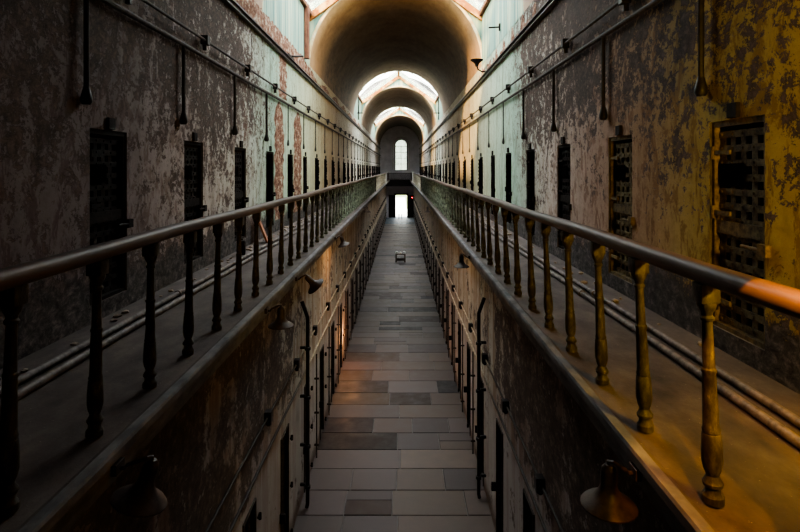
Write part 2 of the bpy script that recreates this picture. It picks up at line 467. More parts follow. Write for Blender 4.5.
# ------------------------------------------------------------------ vaults and bays
def vault(name, y0, y1):
    bm = bmesh.new(); seg = 40; ny = max(2, int((y1-y0)/1.5))
    rows = []
    for j in range(ny+1):
        yy = y0 + (y1-y0)*j/ny
        rows.append([bm.verts.new((RV*math.cos(PI*i/seg), yy, ZC + RV*math.sin(PI*i/seg))) for i in range(seg+1)])
    for a, b in zip(rows, rows[1:]):
        for i in range(seg): bm.faces.new((a[i], a[i+1], b[i+1], b[i]))
    for f in bm.faces: f.smooth = True
    # outer shell (opaque roof)
    T = RV + .9
    rows = []
    for yy in (y0, y1):
        rows.append([bm.verts.new((T*math.cos(PI*i/seg), yy, ZC + T*math.sin(PI*i/seg))) for i in range(seg+1)])
    for i in range(seg): bm.faces.new((rows[0][i], rows[0][i+1], rows[1][i+1], rows[1][i]))
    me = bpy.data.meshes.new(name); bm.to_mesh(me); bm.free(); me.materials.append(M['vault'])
    tag(newobj(name, me), kind='structure')
edges = [YB] + sorted(v for b in BAYS for v in b) + [YEND]
nv = 0
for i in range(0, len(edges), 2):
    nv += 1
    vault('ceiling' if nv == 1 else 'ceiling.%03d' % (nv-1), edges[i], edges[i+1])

def gable_z(x, ext=0): return ZRIDGE - (ZRIDGE-ZS)*abs(x)/XW

def face_wall(name, y, thick):
    """spandrel wall above an arch at the end of a bay; rounded arch lip"""
    bm = bmesh.new(); seg = 40
    inner = [(RV*math.cos(PI*i/seg), ZC + RV*math.sin(PI*i/seg)) for i in range(seg+1)]
    outer = []
    for x, z in inner:
        outer.append((x, gable_z(x) + .35))
    for yy in (y,):
        vi = [bm.verts.new((x, yy + thick*.0, z)) for x, z in inner]
        vo = [bm.verts.new((x, yy, z)) for x, z in outer]
        for i in range(seg):
            bm.faces.new((vi[i], vi[i+1], vo[i+1], vo[i]))
    # outside flanks
    for s in (1, -1):
        quad(bm, ((s*RV, y, ZC-1), (s*(RV+1.0), y, ZC-1), (s*(RV+1.0), y, ZS+.4), (s*RV, y, ZS+.4)))
    o = finish(name, bm, M['bay']); tag(o, kind='structure')
ns = 0
wn = 0
for bi, (a, b) in enumerate(BAYS):
    # arch lips (plaster ring) at both ends
    for yy, d in ((a, -1), (b, 1)):
        ns += 1
        face_wall('wall_spandrel.%03d' % ns if ns > 1 else 'wall_spandrel', yy, d)
        bm = bmesh.new(); pr = [(0,0), (-.02,.02*1), (-.05,.045), (-.05,.16), (0,.20)]
        rows = []
        for rr, dy in ((RV+.005, -.05), (RV+.05, -.06), (RV+.10, -.045), (RV+.12, 0)):
            seg = 40
            rows.append([bm.verts.new((rr*math.cos(PI*i/seg), yy + dy*d*1.0, ZC + rr*math.sin(PI*i/seg))) for i in range(seg+1)])
        rows.insert(0, [bm.verts.new((RV*math.cos(PI*i/40), yy, ZC + RV*math.sin(PI*i/40))) for i in range(41)])
        for p, q in zip(rows, rows[1:]):
            for i in range(40): bm.faces.new((p[i], p[i+1], q[i+1], q[i]))
        o = finish('trim_%d' % ns, bm, M['lip'], smooth=True); tag(o, kind='structure')
    # side walls of the bay
    for s, nm in ((1, 'right'), (-1, 'left')):
        bm = bmesh.new()
        quad(bm, ((s*XW, a, ZC-.02), (s*XW, b, ZC-.02), (s*XW, b, ZS), (s*XW, a, ZS)))
        quad(bm, ((s*(XW+1), a, ZC-.02), (s*(XW+1), b, ZC-.02), (s*(XW+1), b, ZS), (s*(XW+1), a, ZS)))
        quad(bm, ((s*XW, a, ZS), (s*XW, b, ZS), (s*(XW+1), b, ZS), (s*(XW+1), a, ZS)))
        o = finish('wall_bay_%s' % nm + ('.%03d' % bi if bi else ''), bm, M['bay']); tag(o, kind='structure')
    # skylight
    wn += 1
    root = newobj('window_%d' % wn, None); root.location = (0, (a+b)/2, ZS); tag(root, kind='structure')
    L = (b-a)/2
    for s in (1, -1):
        bm = bmesh.new()
        quad(bm, ((s*XW, -L, 0), (s*XW, L, 0), (0, L, ZRIDGE-ZS), (0, -L, ZRIDGE-ZS)))
        finish('glass_pane', bm, M['glass'], root)
    bm = bmesh.new(); box(bm, -.08, .08, -L, L, ZRIDGE-ZS-.2, ZRIDGE-ZS-.02); finish('ridge_beam', bm, M['rust'], root)
    nr = max(2, int((b-a)/2.4))
    for s in (1, -1):
        for k in range(nr+1):
            yy = -L + .08 + (2*L-.16)*k/nr
            bm = bmesh.new()
            wdt = .055 if 0 < k < nr else .10
            tk = .08 if 0 < k < nr else .30
            p0 = Vector((s*XW, yy, 0)); p1 = Vector((0, yy, ZRIDGE-ZS))
            dz = Vector((0, 0, -tk)); dy = Vector((0, wdt, 0))
            vs = [p0-dy, p0+dy, p1+dy, p1-dy]
            up = [bm.verts.new(v - Vector((0,0,.02))) for v in vs]; dn = [bm.verts.new(v+dz) for v in vs]
            bm.faces.new(up); bm.faces.new(dn[::-1])
            for i in range(4): bm.faces.new((up[i], up[(i+1) % 4], dn[(i+1) % 4], dn[i]))
            finish('rafter', bm, M['rust'] if k in (0, nr) else M['trim'], root)
        bm = bmesh.new(); box(bm, s*XW-.12 if s > 0 else s*XW, s*XW if s > 0 else s*XW+.12, -L, L, -.14, 0); finish('wall_plate', bm, M['rustpost'], root)
    # portal to guide the sky light
    lt = bpy.data.lights.new('sky_portal', 'AREA'); lt.shape = 'RECTANGLE'; lt.size = 2*XW; lt.size_y = b-a
    lt.cycles.is_portal = True
    lo = newobj('sky_portal', lt); lo.location = (0, (a+b)/2, ZRIDGE+.1)

# crumbling brick band above the cornice + brick repair patch
def wobble_band(name, s, y0, y1, zb, hfun, mat, depth=.035):
    bm = bmesh.new(); n = int((y1-y0)/.12); rows = []
    r = Random = random.Random(int(y0*10)+s)
    for i in range(n+1):
        yy = y0 + (y1-y0)*i/n
        h = hfun(yy) + r.uniform(-.05, .05)
        x = s*XW
        rows.append([bm.verts.new((x, yy, zb)), bm.verts.new((x - s*depth*r.uniform(.7,1.2), yy, zb)), bm.verts.new((x - s*depth*r.uniform(.6,1.2), yy, zb+h*.6)), bm.verts.new((x - s*depth*.6, yy, zb+h)), bm.verts.new((x, yy, zb+h+.01))])
    for a, b in zip(rows, rows[1:]):
        for k in range(4): bm.faces.new((a[k], a[k+1], b[k+1], b[k]))
    o = finish(name, bm, mat); tag(o, kind='structure'); return o
ZCOR = CZ + 3.2
wobble_band('trim_21', -1, 8, 19.6, ZCOR+.06, lambda y: .46 if y < 18 else .36, M['brick'])
wobble_band('trim_22', -1, 19.6, 44, ZCOR+.06, lambda y: .20+.12*math.sin(y*1.7), M['brick'], .02)
wobble_band('trim_23', 1, 11.4, 19.6, ZCOR+.06, lambda y: max(.03, .14+.16*math.sin(y*5.1)+.12*math.sin(y*11)), M['brick'], .02)
# vertical brick chases on the left wall
def chase(name, s, y0, y1, z0, z1, seed):
    r = random.Random(seed); bm = bmesh.new(); n = 26; L = []; Rr = []
    for i in range(n+1):
        z = z0 + (z1-z0)*i/n
        taper = 1 if i < n-4 else (n-i)/5+.25
        c = (y0+y1)/2; w = (y1-y0)/2*taper
        L.append(bm.verts.new((s*(XW-.006), c-w+r.uniform(-.13,.10), z))); Rr.append(bm.verts.new((s*(XW-.006), c+w+r.uniform(-.10,.13), z)))
    for i in range(n): bm.faces.new((L[i], Rr[i], Rr[i+1], L[i+1]))
    o = finish(name, bm, M['brick']); tag(o, kind='structure')
chase('trim_24', -1, 14.35, 15.25, CZ+1.95, ZCOR, 3)
chase('trim_25', -1, 13.85, 14.85, GZ+.3, CZ+1.82, 5)
chase('trim_26', -1, 16.32, 17.5, GZ+.3, CZ+1.80, 8)

# cornice ledges
for s, nm in ((1, 27), (-1, 28)):
    bm = bmesh.new()
    xi, xo = s*(XW-.10), s*(XW+.01)
    box(bm, min(xi, xo), max(xi, xo), YB, YEND, ZCOR, ZCOR+.035)
    box(bm, min(s*(XW-.04), xo), max(s*(XW-.04), xo), YB, YEND, ZCOR-.09, ZCOR)
    box(bm, min(xi, xo), max(xi, xo), YB, YEND, ZCOR-.115, ZCOR-.09)
    o = finish('trim_%d' % nm, bm, M['steel']); tag(o, kind='structure')

# ------------------------------------------------------------------ end wall
def end_wall():
    bm = bmesh.new()
    y = YEND; W = XW + .9
    wx = .20   # window centre
    wr = 1.0; wb = CZ - .12; wsp = CZ + 3.72
    dx0, dx1, dz = -.64, 1.12, CZ - 4.1
    seg = 24
    # strips left and right
    for x0, x1 in ((-W, wx-wr), (wx+wr, W)):
        quad(bm, ((x0,y,dz),(x1,y,dz),(x1,y,ZC+4),(x0,y,ZC+4)))
    quad(bm, ((wx-wr,y,dz),(wx+wr,y,dz),(wx+wr,y,wb),(wx-wr,y,wb)))
    arc = [(wx + wr*math.cos(PI*i/seg), wsp + wr*math.sin(PI*i/seg)) for i in range(seg+1)]
    vi = [bm.verts.new((a, y, b)) for a, b in arc]; vo = [bm.verts.new((a, y, ZC+4)) for a, b in arc]
    for i in range(seg): bm.faces.new((vi[i], vi[i+1], vo[i+1], vo[i]))
    for x0, x1 in ((-W, dx0), (dx1, W)):
        quad(bm, ((x0,y,0),(x1,y,0),(x1,y,dz),(x0,y,dz)))
    # reveals
    t = .5
    pts = [(wx-wr, wb), (wx+wr, wb)] + arc
    for i in range(len(pts)):
        a, b = pts[i], pts[(i+1) % len(pts)]
        quad(bm, ((a[0],y,a[1]),(b[0],y,b[1]),(b[0],y+t,b[1]),(a[0],y+t,a[1])), 1)
    dp = [(dx0,0),(dx0,dz),(dx1,dz),(dx1,0)]
    for a, b in zip(dp, dp[1:]):
        quad(bm, ((a[0],y,a[1]),(b[0],y,b[1]),(b[0],y+t,b[1]),(a[0],y+t,a[1])), 1)
    o = finish('wall_end', bm, [M['end'], M['trim']]); tag(o, kind='structure')
    # window
    root = newobj('window_5', None); root.location = (wx, y+.25, wb); tag(root, kind='structure')
    H = wsp-wb
    bm = bmesh.new()
    vs = [bm.verts.new(p) for p in [(-wr,0,0),(wr,0,0)] + [(wr*math.cos(PI*i/seg),0,H+wr*math.sin(PI*i/seg)) for i in range(seg+1)]]
    bm.faces.new(vs); finish('glass_pane', bm, M['wglass'], root)
    bm = bmesh.new()
    for k in (1,2,3,4): box(bm, -wr, wr, -.03, .03, H*k/4.2-.03, H*k/4.2+.03)
    box(bm, -.03, .03, -.035, .035, 0, H)
    finish('muntins', bm, M['white'], root)
    bm = bmesh.new()
    path = [(-wr+.06,-.05,0)] + [(-(wr-.06)*math.cos(PI*i/seg), -.05, H+(wr-.06)*math.sin(PI*i/seg)) for i in range(seg+1)] + [(wr-.06,-.05,0)]
    tube(bm, path, .10, 6); finish('window_frame', bm, M['iron'], root)
    # stone surround
    bm = bmesh.new()
    path = [(-wr-.30,-.27,0)] + [(-(wr+.30)*math.cos(PI*i/seg), -.27, H+(wr+.30)*math.sin(PI*i/seg)) for i in range(seg+1)] + [(wr+.30,-.27,0)]
    tube(bm, path, .085, 6); finish('surround', bm, M['trim'], root)
    # entrance: dark jambs and open iron leaves
    root = newobj('door_1', None); root.location = (0, y, 0); tag(root, kind='structure')
    bm = bmesh.new()
    box(bm, dx0-.22, dx0, -.18, .05, 0, dz+.25); box(bm, dx1, dx1+.22, -.18, .05, 0, dz+.25); box(bm, dx0, dx1, -.18, .05, dz, dz+.25)
    finish('door_frame', bm, M['iron'], root)
    for s, xx in ((-1, dx0-.22), (1, dx1+.22)):
        bm = bmesh.new()
        x0, x1 = (xx-.85, xx) if s < 0 else (xx, xx+.85)
        for k in range(6):
            u = x0 + (x1-x0)*k/5; box(bm, u-.035, u+.035, -.16, -.10, .05, dz)
        for zz in (.1, dz*.3, dz*.6, dz-.08): box(bm, x0, x1, -.15, -.11, zz-.08, zz+.08)
        box(bm, x0, x1, -.11, -.09, .05, dz)
        finish('door_leaf', bm, M['iron'], root)
    lt = bpy.data.lights.new('sky_portal', 'AREA'); lt.shape = 'RECTANGLE'; lt.size = 2; lt.size_y = 4.8; lt.cycles.is_portal = True
    lo = newobj('sky_portal', lt); lo.location = (wx, y+.6, CZ+2.3); lo.rotation_euler = (-PI/2, 0, 0)
    lt = bpy.data.lights.new('sky_portal', 'AREA'); lt.shape = 'RECTANGLE'; lt.size = 1.8; lt.size_y = 3.5; lt.cycles.is_portal = True
    lo = newobj('sky_portal', lt); lo.location = (0, y+.6, 1.8); lo.rotation_euler = (-PI/2, 0, 0)
end_wall()
# wall behind the camera
bm = bmesh.new(); quad(bm, ((-4.2,YB,-.1),(4.2,YB,-.1),(4.2,YB,ZC+4.2),(-4.2,YB,ZC+4.2)))
tag(finish('wall_back', bm, M['end']), kind='structure')
# outside ground and planting beyond the end door
bm = bmesh.new(); quad(bm, ((-40,YEND+.5,-.05),(40,YEND+.5,-.05),(40,YEND+80,-.05),(-40,YEND+80,-.05))); tag(finish('ground_outside', bm, M['grass']), kind='structure')
bm = bmesh.new(); box(bm, -1.3, 1.3, YEND+.5, YEND+60, -.05, -.02); tag(finish('floor_outside_path', bm, M['path']), kind='structure')

# bridge across the far end of the galleries
root = thing('crossing_bridge', 'dark footbridge crossing between the galleries below the far arched window', 'bridge', (0, 80.5, GZ-.22))
bm = bmesh.new(); box(bm, -2.2, 2.2, 0, 1.6, 0, .22); finish('deck', bm, M['iron'], root)
bm = bmesh.new(); box(bm, -2.2, 2.2, -.06, .10, -.75, .22); finish('beam', bm, M['iron'], root)
bm = bmesh.new(); box(bm, -2.1, 2.1, -.03, .03, 1.2, 1.27); box(bm, -2.1, 2.1, -.02, .02, .32, .36); finish('top_rail', bm, M['iron'], root)
bm = bmesh.new()
for k in range(29):
    u = -2.1 + 4.2*k/28; box(bm, u-.042, u+.042, -.02, .02, .22, 1.2)
finish('lattice', bm, M['iron'], root)

# ------------------------------------------------------------------ railings
def baluster_mesh():
    bm = bmesh.new()
    prof = [(.050,0), (.050,.035), (.038,.05), (.036,.075), (.046,.085), (.048,.10), (.038,.115), (.030,.135), (.040,.16), (.047,.20), (.047,.25), (.042,.34), (.038,.345), (.041,.36), (.036,.375),
            (.034,.50), (.031,.64), (.035,.648), (.035,.662), (.029,.67), (.026,.80), (.024,.90), (.032,.905), (.034,.918), (.026,.93), (.028,.945), (.040,.965), (.046,.985), (.046,1.0)]
    lathe(bm, [(r, z*.985) for r, z in prof], 12)
    box(bm, -.046, .046, -.046, .046, .98, 1.073, bev=.006)
    me = bpy.data.meshes.new('baluster'); bmesh.ops.recalc_face_normals(bm, faces=bm.faces)
    for f in bm.faces: f.smooth = True
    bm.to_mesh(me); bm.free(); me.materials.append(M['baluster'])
    try: me.set_sharp_from_angle(angle=math.radians(35))
    except Exception: pass
    return me
BME = baluster_mesh()
RAILTOP = CZ - .512 - GZ     # relative
for s, y0, lab in ((1, 2.61, 'long iron gallery railing with brown handrail, right side of the corridor'), (-1, 2.54, 'long iron gallery railing with brown handrail, left side of the corridor')):
    root = thing('gallery_railing', lab, 'railing', (XR[s], 2.6, GZ), 'gallery railings')
    y = y0 - .72; r = random.Random(s+9)
    yl = 66.0; k = 0
    while y < yl:
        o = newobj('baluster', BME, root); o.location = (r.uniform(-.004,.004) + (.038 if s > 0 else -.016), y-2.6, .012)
        o.rotation_euler = (r.uniform(-.008,.008), r.uniform(-.006,.006) - (.040 if s > 0 else -.018), r.uniform(-.05,.05))
        y += .722; k += 1
    # handrail sweep
    bm = bmesh.new()
    prof = []
    for i in range(14):
        a = 2*PI*i/14
        prof.append((.066*math.copysign(abs(math.cos(a))**.7, math.cos(a)), .048*math.copysign(abs(math.sin(a))**.7, math.sin(a))))
    n = 120; rows = []
    for i in range(n+1):
        yy = -2.6 + (yl+2.6)*(i/n)**1.4
        w = .012*math.sin(yy*.55+s)+.008*math.sin(yy*1.7)
        if s < 0: w += .028*math.exp(-((yy-14.2)/.9)**2)
        rows.append([bm.verts.new((px + .008*math.sin(yy*.4), yy-2.6, RAILTOP+w*.6+pz)) for px, pz in prof])
    for a, b in zip(rows, rows[1:]):
        for k in range(14): bm.faces.new((a[k], a[(k+1) % 14], b[(k+1) % 14], b[k]))
    bm.faces.new(rows[0][::-1]); bm.faces.new(rows[-1])
    finish('handrail', bm, M['rail'], root, smooth=True)
    # end newel
    bm = bmesh.new(); box(bm, -.10, .10, yl-2.6-.1, yl-2.6+.1, .005, 1.25, bev=.01); box(bm, -.13, .13, yl-2.6-.13, yl-2.6+.13, 1.25, 1.31)
    finish('newel_post', bm, M['trim'], root)
    bm = bmesh.new(); box(bm, -.075, .075, -.075, .075, .005, RAILTOP-.05, bev=.01); box(bm, -.10, .10, -.10, .10, RAILTOP+.055, RAILTOP+.12)
    o = finish('newel_post', bm, M['iron'], root); o.location = (0, y0 - .72 + .722*50.5 - 2.6, 0)
    # plain continuation to the bridge
    bm = bmesh.new(); tube(bm, [(0, yl-2.6, RAILTOP), (0, 80.5-2.6, RAILTOP)], .03, 8)
    for q in range(9):
        yy = yl-2.6 + 1.4 + q*1.45; tube(bm, [(0,yy,.008), (0,yy,RAILTOP)], .025, 6)
    finish('end_rail', bm, M['steel'], root)

# ------------------------------------------------------------------ upper cell doors
def make_upper_door(mat):
    """built for the right wall: outward (toward corridor) is -x; origin = sill centre on the wall plane"""
    H = DZ1 - DZ0; W = DW
    root = newobj('cell_door', None)
    bm = bmesh.new(); x0, x1 = .02, .07
    box(bm, x0, x1, -W/2, -W/2+.045, 0, H); box(bm, x0, x1, W/2-.045, W/2, 0, H); box(bm, x0, x1, -W/2+.045, W/2-.045, H-.05, H); box(bm, x0, x1, -W/2+.045, W/2-.045, 0, .04)
    finish('door_frame', bm, mat, root)
    bm = bmesh.new()
    ya, yb, za, zb = -W/2+.05, W/2-.05, .045, H-.09
    nc, nr = 4, 13; bw = .075; bh = .062
    xs0, xs1 = .075, .095
    for i in range(nc+1):
        u = ya + (yb-ya-bw)*i/nc
        box(bm, xs0, xs1, u, u+bw, za, zb)
    cw = (yb-ya-bw)/nc
    for j in range(nr+1):
        v = za + (zb-za-bh)*j/nr
        # bars run past the hatch; a black plate stands for its dark opening
        box(bm, xs0-.012, xs1-.012, ya, yb, v, v+bh)
    for i in range(nc+1):
        for j in range(nr+1):
            u = ya + (yb-ya-bw)*i/nc + bw/2; v = za + (zb-za-bh)*j/nr + bh/2
            box(bm, xs0-.022, xs0-.012, u-.012, u+.012, v-.012, v+.012)
    finish('lattice_panel', bm, mat, root)
    bm = bmesh.new()
    box(bm, .045, .062, -.02, W/2-.10, 1.30, 1.50)
    finish('hatch', bm, M['void'], root)
    bm = bmesh.new()
    box(bm, .035, .06, -W/2+.02, W/2-.02, .86, .98)
    finish('strap_plate', bm, mat, root)
    bm = bmesh.new()
    tube(bm, [(.02,-W/2-.05,.80), (-.03,-W/2+.02,.80), (-.03,-W/2+.25,.80)], .016, 8); box(bm, -.045, .0, -W/2-.07, -W/2+.03, .75, .85)
    finish('latch', bm, mat, root)
    for zz in (.25, 1.05, 1.6):
        bm = bmesh.new(); tube(bm, [(.015, W/2-.03, zz-.06), (.015, W/2-.03, zz+.06)], .022, 8); box(bm, .01, .03, W/2-.28, W/2-.03, zz-.02, zz+.02)
        finish('hinge', bm, mat, root)
    bm = bmesh.new(); box(bm, -.035, .02, -.07, .07, H+.01, H+.14, bev=.008); finish('lintel_bracket', bm, M['iron'], root)
    return root
NEAR = {0:'nearest the camera'}
protoR = make_upper_door(M['iron_y']); protoD = make_upper_door(M['iron'])
usedR = usedD = False
for s, ys in ((1, UP_R), (-1, UP_L)):
    for i, y in enumerate(ys):
        col = (s > 0 and i < 2)
        if col:
            o = protoR if not usedR else copy_tree(protoR); usedR = True
        else:
            o = protoD if not usedD else copy_tree(protoD); usedD = True
        o.location = (s*XW, y, DZ0); o.rotation_euler = (0, 0, 0 if s > 0 else PI)
        if i >= 3:      # leaves standing a little ajar, hinged on the far jamb
            a = -math.radians((17, 13, 19, 15)[i % 4]) * (1 if s > 0 else -1); piv = Vector((.085, s*(DW/2-.06), 0))
            for ch in o.children:
                if ch.name.split('.')[0] in ('lattice_panel', 'hatch', 'strap_plate'):
                    Rm = Matrix.Rotation(a, 3, 'Z'); ch.rotation_euler = (0, 0, a); ch.location = piv - Rm @ piv
        sd = 'right' if s > 0 else 'left'
        if col: lab = ('yellowish lattice cell door in yellow light, nearest on the right gallery wall' if i == 0 else 'brown lattice cell door, second along the right gallery wall')
        else: lab = 'dark iron lattice cell door, %s along the %s gallery wall' % (ordinal(i+1), sd)
        tag(o, lab, 'door', kind='thing', group='cell doors along the %s gallery' % sd)

# ------------------------------------------------------------------ lower cell doors
def make_lower_door():
    H = LZ1 - LZ0; W = LW
    root = newobj('lower_cell_door', None)
    bm = bmesh.new(); box(bm, -.025, .06, -W/2-.03, -W/2, .005, H+.03); box(bm, -.025, .06, W/2, W/2+.03, .005, H+.03); box(bm, -.025, .06, -W/2, W/2, H, H+.03)
    finish('door_frame', bm, M['pipe'], root)
    bm = bmesh.new()
    for i in range(5):
        u = -W/2+.03 + (W-.06)*i/4; box(bm, .10, .12, u-.03, u+.03, .02, H-.01)
    for j in range(12):
        v = .06 + (H-.12)*j/11; box(bm, .085, .10, -W/2+.005, W/2-.005, v-.03, v+.03)
    finish('lattice_panel', bm, M['iron'], root)
    for zz in (.3, 1.25, 2.2):
        bm = bmesh.new(); tube(bm, [(-.08,-W/2-.03,zz-.05), (-.08,-W/2-.03,zz+.05)], .025, 8); box(bm, -.10, -.05, -W/2-.05, -W/2+.02, zz-.015, zz+.015)
        finish('hinge', bm, M['iron'], root)
    bm = bmesh.new(); box(bm, -.11, .0, W/2+.06, W/2+.12, .95, 1.12, bev=.008); finish('lock_box', bm, M['iron'], root)
    return root
proto = make_lower_door(); first = True
for s, ys in ((1, LO_R), (-1, LO_L)):
    for i, y in enumerate(ys):
        o = proto if first else copy_tree(proto); first = False
        o.location = (XL[s], y, LZ0); o.rotation_euler = (0, 0, 0 if s > 0 else PI)
        sd = 'right' if s > 0 else 'left'
        tag(o, 'narrow black cell doorway at ground level, %s along the %s wall' % (ordinal(i+1), sd), 'door', kind='thing', group='ground floor doors on the %s' % sd)

# ------------------------------------------------------------------ pipes on the upper walls
for s, ph_b, ph_d in ((1, 4.27, 5.05), (-1, 6.27, 5.46)):
    sd = 'right' if s > 0 else 'left'
    zb = CZ + 2.14 if s > 0 else CZ + 2.09
    root = thing('wall_conduit', 'upper thin conduit with square black clamps, high on the %s wall' % sd, 'pipe', (s*XW, 3, zb), 'wall conduits')
    bm = bmesh.new()
    pts = [(-s*.10, YB-3+.05, 0)] + [(-s*.10, -3 + ph_b + 2.44*k + (1.22 if j else 0), (-.004 if j else .002)) for k in range(32) for j in (0, 1)]
    tube(bm, pts, .022, 8); finish('conduit_tube', bm, M['pipe'], root)
    cm = None
    for k in range(32):
        if cm is None:
            bm = bmesh.new(); box(bm, -.10, .02, -.06, .06, -.075, .075, bev=.01); box(bm, -.06, .0, -.02, .02, -.16, -.07)
            c = finish('clamp', bm, M['pipe_d'], root); cm = c.data
        else: c = newobj('clamp', cm, root)
        c.location = (-s*.07, ph_b + 2.44*k - 3, 0.01); c.rotation_euler = (0,0, 0 if s>0 else PI)
        if s > 0: c.location.x = -.045
        else: c.location.x = .045
    zp = CZ + 1.87 if s > 0 else CZ + 1.84
    root = thing('vent_pipe', 'long lower pipe with vertical drops above the doors, %s wall' % sd, 'pipe', (s*XW, 3, zp), 'wall vent pipes')
    bm = bmesh.new(); tube(bm, [(-s*.06, YB-3+.05, 0)] + [(-s*.06, -3+2*k, .006*math.sin(k*1.9)) for k in range(0, 43)], .034, 10); finish('main_pipe', bm, M['pipe'], root)
    dm = None
    for k in range(32):
        yy = ph_d + 2.44*k - 3
        if dm is None:
            L = 1.06
            bm = bmesh.new(); tube(bm, [(0,0,0), (0,0,-L)], .027, 8); lathe(bm, [(.03,-L+.06), (.045,-L), (.058,-L-.05), (.058,-L-.09), (.04,-L-.12)], 12)
            c = finish('drop_pipe', bm, M['pipe_d'], root, smooth=True); dm = c.data
        else: c = newobj('drop_pipe', dm, root)
        c.location = (-s*.06, yy, 0)
        if k > 3: c.scale = (.6, .6, 1)

# near riser pipes reaching past the top of the picture
for s, yy, lab in ((1, 5.05, 'tall brown riser pipe above the yellow-lit door on the right wall'), (-1, 5.46, 'tall dark riser pipe beside the nearest left gallery door')):
    bm = bmesh.new(); tube(bm, [(0,0,.09), (0,0,1.36)], .045, 10); lathe(bm, [(.046,.28),(.06,.30),(.06,.36),(.046,.38)], 10)
    o = finish('riser_pipe', bm, M['pipe_d'], smooth=True); o.location = (s*(XW-.06), yy, CZ+(1.825 if s > 0 else 1.795)); tag(o, lab, 'pipe')

# rusty post beside the vault arch, left
bm = bmesh.new(); box(bm, -.07, .07, -.12, .12, 0, 1.84, bev=.01)
o = finish('timber_post', bm, M['rustpost']); o.location = (-XW+.09, 18.1, CZ+3.745); tag(o, 'upright dark red timber post beside the first big vault, left side', 'post')

# little ledges / uplight dish / bracket
root = thing('dish_uplight', 'dark dish uplight on a short arm, at the mouth of the right vault', 'lamp', (XW-.04, 18.0, ZCOR+.06))
bm = bmesh.new(); tube(bm, [(-.0,0,.03), (-.12,0,.02), (-.26,0,.10), (-.30,0,.22)], .025, 8); finish('arm', bm, M['iron'], root)
bm = bmesh.new(); lathe(bm, [(.05,.20), (.07,.28), (.12,.34), (.21,.40), (.22,.43), (.20,.43), (.10,.38)], 18, Matrix.Translation((-.30,0,0))); finish('shade', bm, M['iron'], root, smooth=True)
root = thing('wall_bracket', 'small horizontal iron bracket on the pale green right bay wall', 'bracket', (XW, 15.6, CZ+4.15))
bm = bmesh.new(); box(bm, -.04, 0, -.05, .05, -.10, .10); finish('base_plate', bm, M['iron'], root)
bm = bmesh.new(); tube(bm, [(-.03,0,0), (-.34,-.02,-.02)], .025, 8); finish('arm', bm, M['iron'], root)
root = thing('wall_bracket', 'blue-grey iron bracket lying over the brick ledge, left wall', 'bracket', (-XW+.05, 15.5, ZCOR+.04))
bm = bmesh.new(); box(bm, -.04, .06, -.35, .35, 0, .05, bev=.008); finish('base_plate', bm, M['steel'], root)
bm = bmesh.new(); tube(bm, [(0,0,.04), (.18,.0,.03), (.38,.05,.05)], .03, 8); finish('arm', bm, M['steel'], root)
for s, sd in ((-1, 'left'), (1, 'right')):
    root = thing('wall_bracket', 'thin iron bracket in the second skylight bay, %s wall' % sd, 'bracket', (s*XW, 40, CZ+4.2))
    bm = bmesh.new(); tube(bm, [(0,0,0), (-s*.42,0,0)], .04, 6); finish('arm', bm, M['iron'], root)
    bm = bmesh.new(); tube(bm, [(-s*.10,0,1.2), (-s*.10,0,-.5)], .045, 6); finish('riser', bm, M['iron'], root)

# ------------------------------------------------------------------ pipes along the gallery floors
for s, sd in ((1, 'right'), (-1, 'left')):
    for j, (xx, zz, rr) in enumerate(((2.50, .036, .034), (2.68, .036, .032))):
        r = random.Random(j*3+s)
        pts = []
        yy = YB+.1
        while yy < 60:
            lift = 0
            pts.append((s*(xx + .03*math.sin(yy*.31+j) + r.uniform(-.008,.008)) - (0.0 if s > 0 else 0), yy, GZ+zz+lift)); yy += 1.6
        bm = bmesh.new(); tube(bm, pts, rr, 10)
        for p in pts[2::3]: tube(bm, [(p[0], p[1]-.05, p[2]), (p[0], p[1]+.05, p[2])], rr+.012, 10)
        o = finish('floor_pipe', bm, M['floor_pipe'], smooth=True)
        tag(o, '%s of two grey pipes running along the %s gallery floor' % ('outer, railing-side' if j == 0 else 'inner, wall-side', sd), 'pipe', 'gallery floor pipes')

# ------------------------------------------------------------------ rubble
def chunk(r, sz):
    bm = bmesh.new(); bmesh.ops.create_icosphere(bm, subdivisions=1, radius=1)
    sx, sy, sz2 = sz*r.uniform(.7,1.3), sz*r.uniform(.7,1.3), sz*r.uniform(.35,.7)
    for v in bm.verts:
        k = r.uniform(.72, 1.15); v.co = Vector((v.co.x*sx*k, v.co.y*sy*k, max(-.55*sz2, v.co.z*sz2*k)))
    zmin = min(v.co.z for v in bm.verts)
    for v in bm.verts: v.co.z -= zmin
    me = bpy.data.meshes.new('plaster_chunk'); bmesh.ops.recalc_face_normals(bm, faces=bm.faces); bm.to_mesh(me); bm.free(); me.materials.append(M['rubble']); return me
rr = random.Random(21); CH = [chunk(rr, .06) for _ in range(9)]
for s, sd, n in ((-1, 'left', 60), (1, 'right', 44)):
    placed = []
    for i in range(n):
        for _ in range(30):
            yy = rr.gauss(12.5, 2.6) if (s < 0 and i < 38) else rr.uniform(3.2, 24)
            xx = rr.uniform(2.80, 3.0)
            sc = rr.uniform(.45, 1.15)
            if yy > 3 and not (abs(yy-11.9) < .3 and xx > 2.6) and not (abs(yy-10.2) < .25) and all((xx-a)**2 + (yy-b)**2 > (.085*(sc+c))**2 for a, b, c in placed): break
        placed.append((xx, yy, sc))
        o = newobj('plaster_chunk', rr.choice(CH)); o.location = (s*xx, yy, GZ); o.rotation_euler = (0, 0, rr.uniform(0, 6)); o.scale = (sc,)*3
        tag(o, 'small broken plaster lump strewn at the foot of the %s gallery wall' % sd, 'rubble', 'plaster rubble on the %s gallery' % sd)
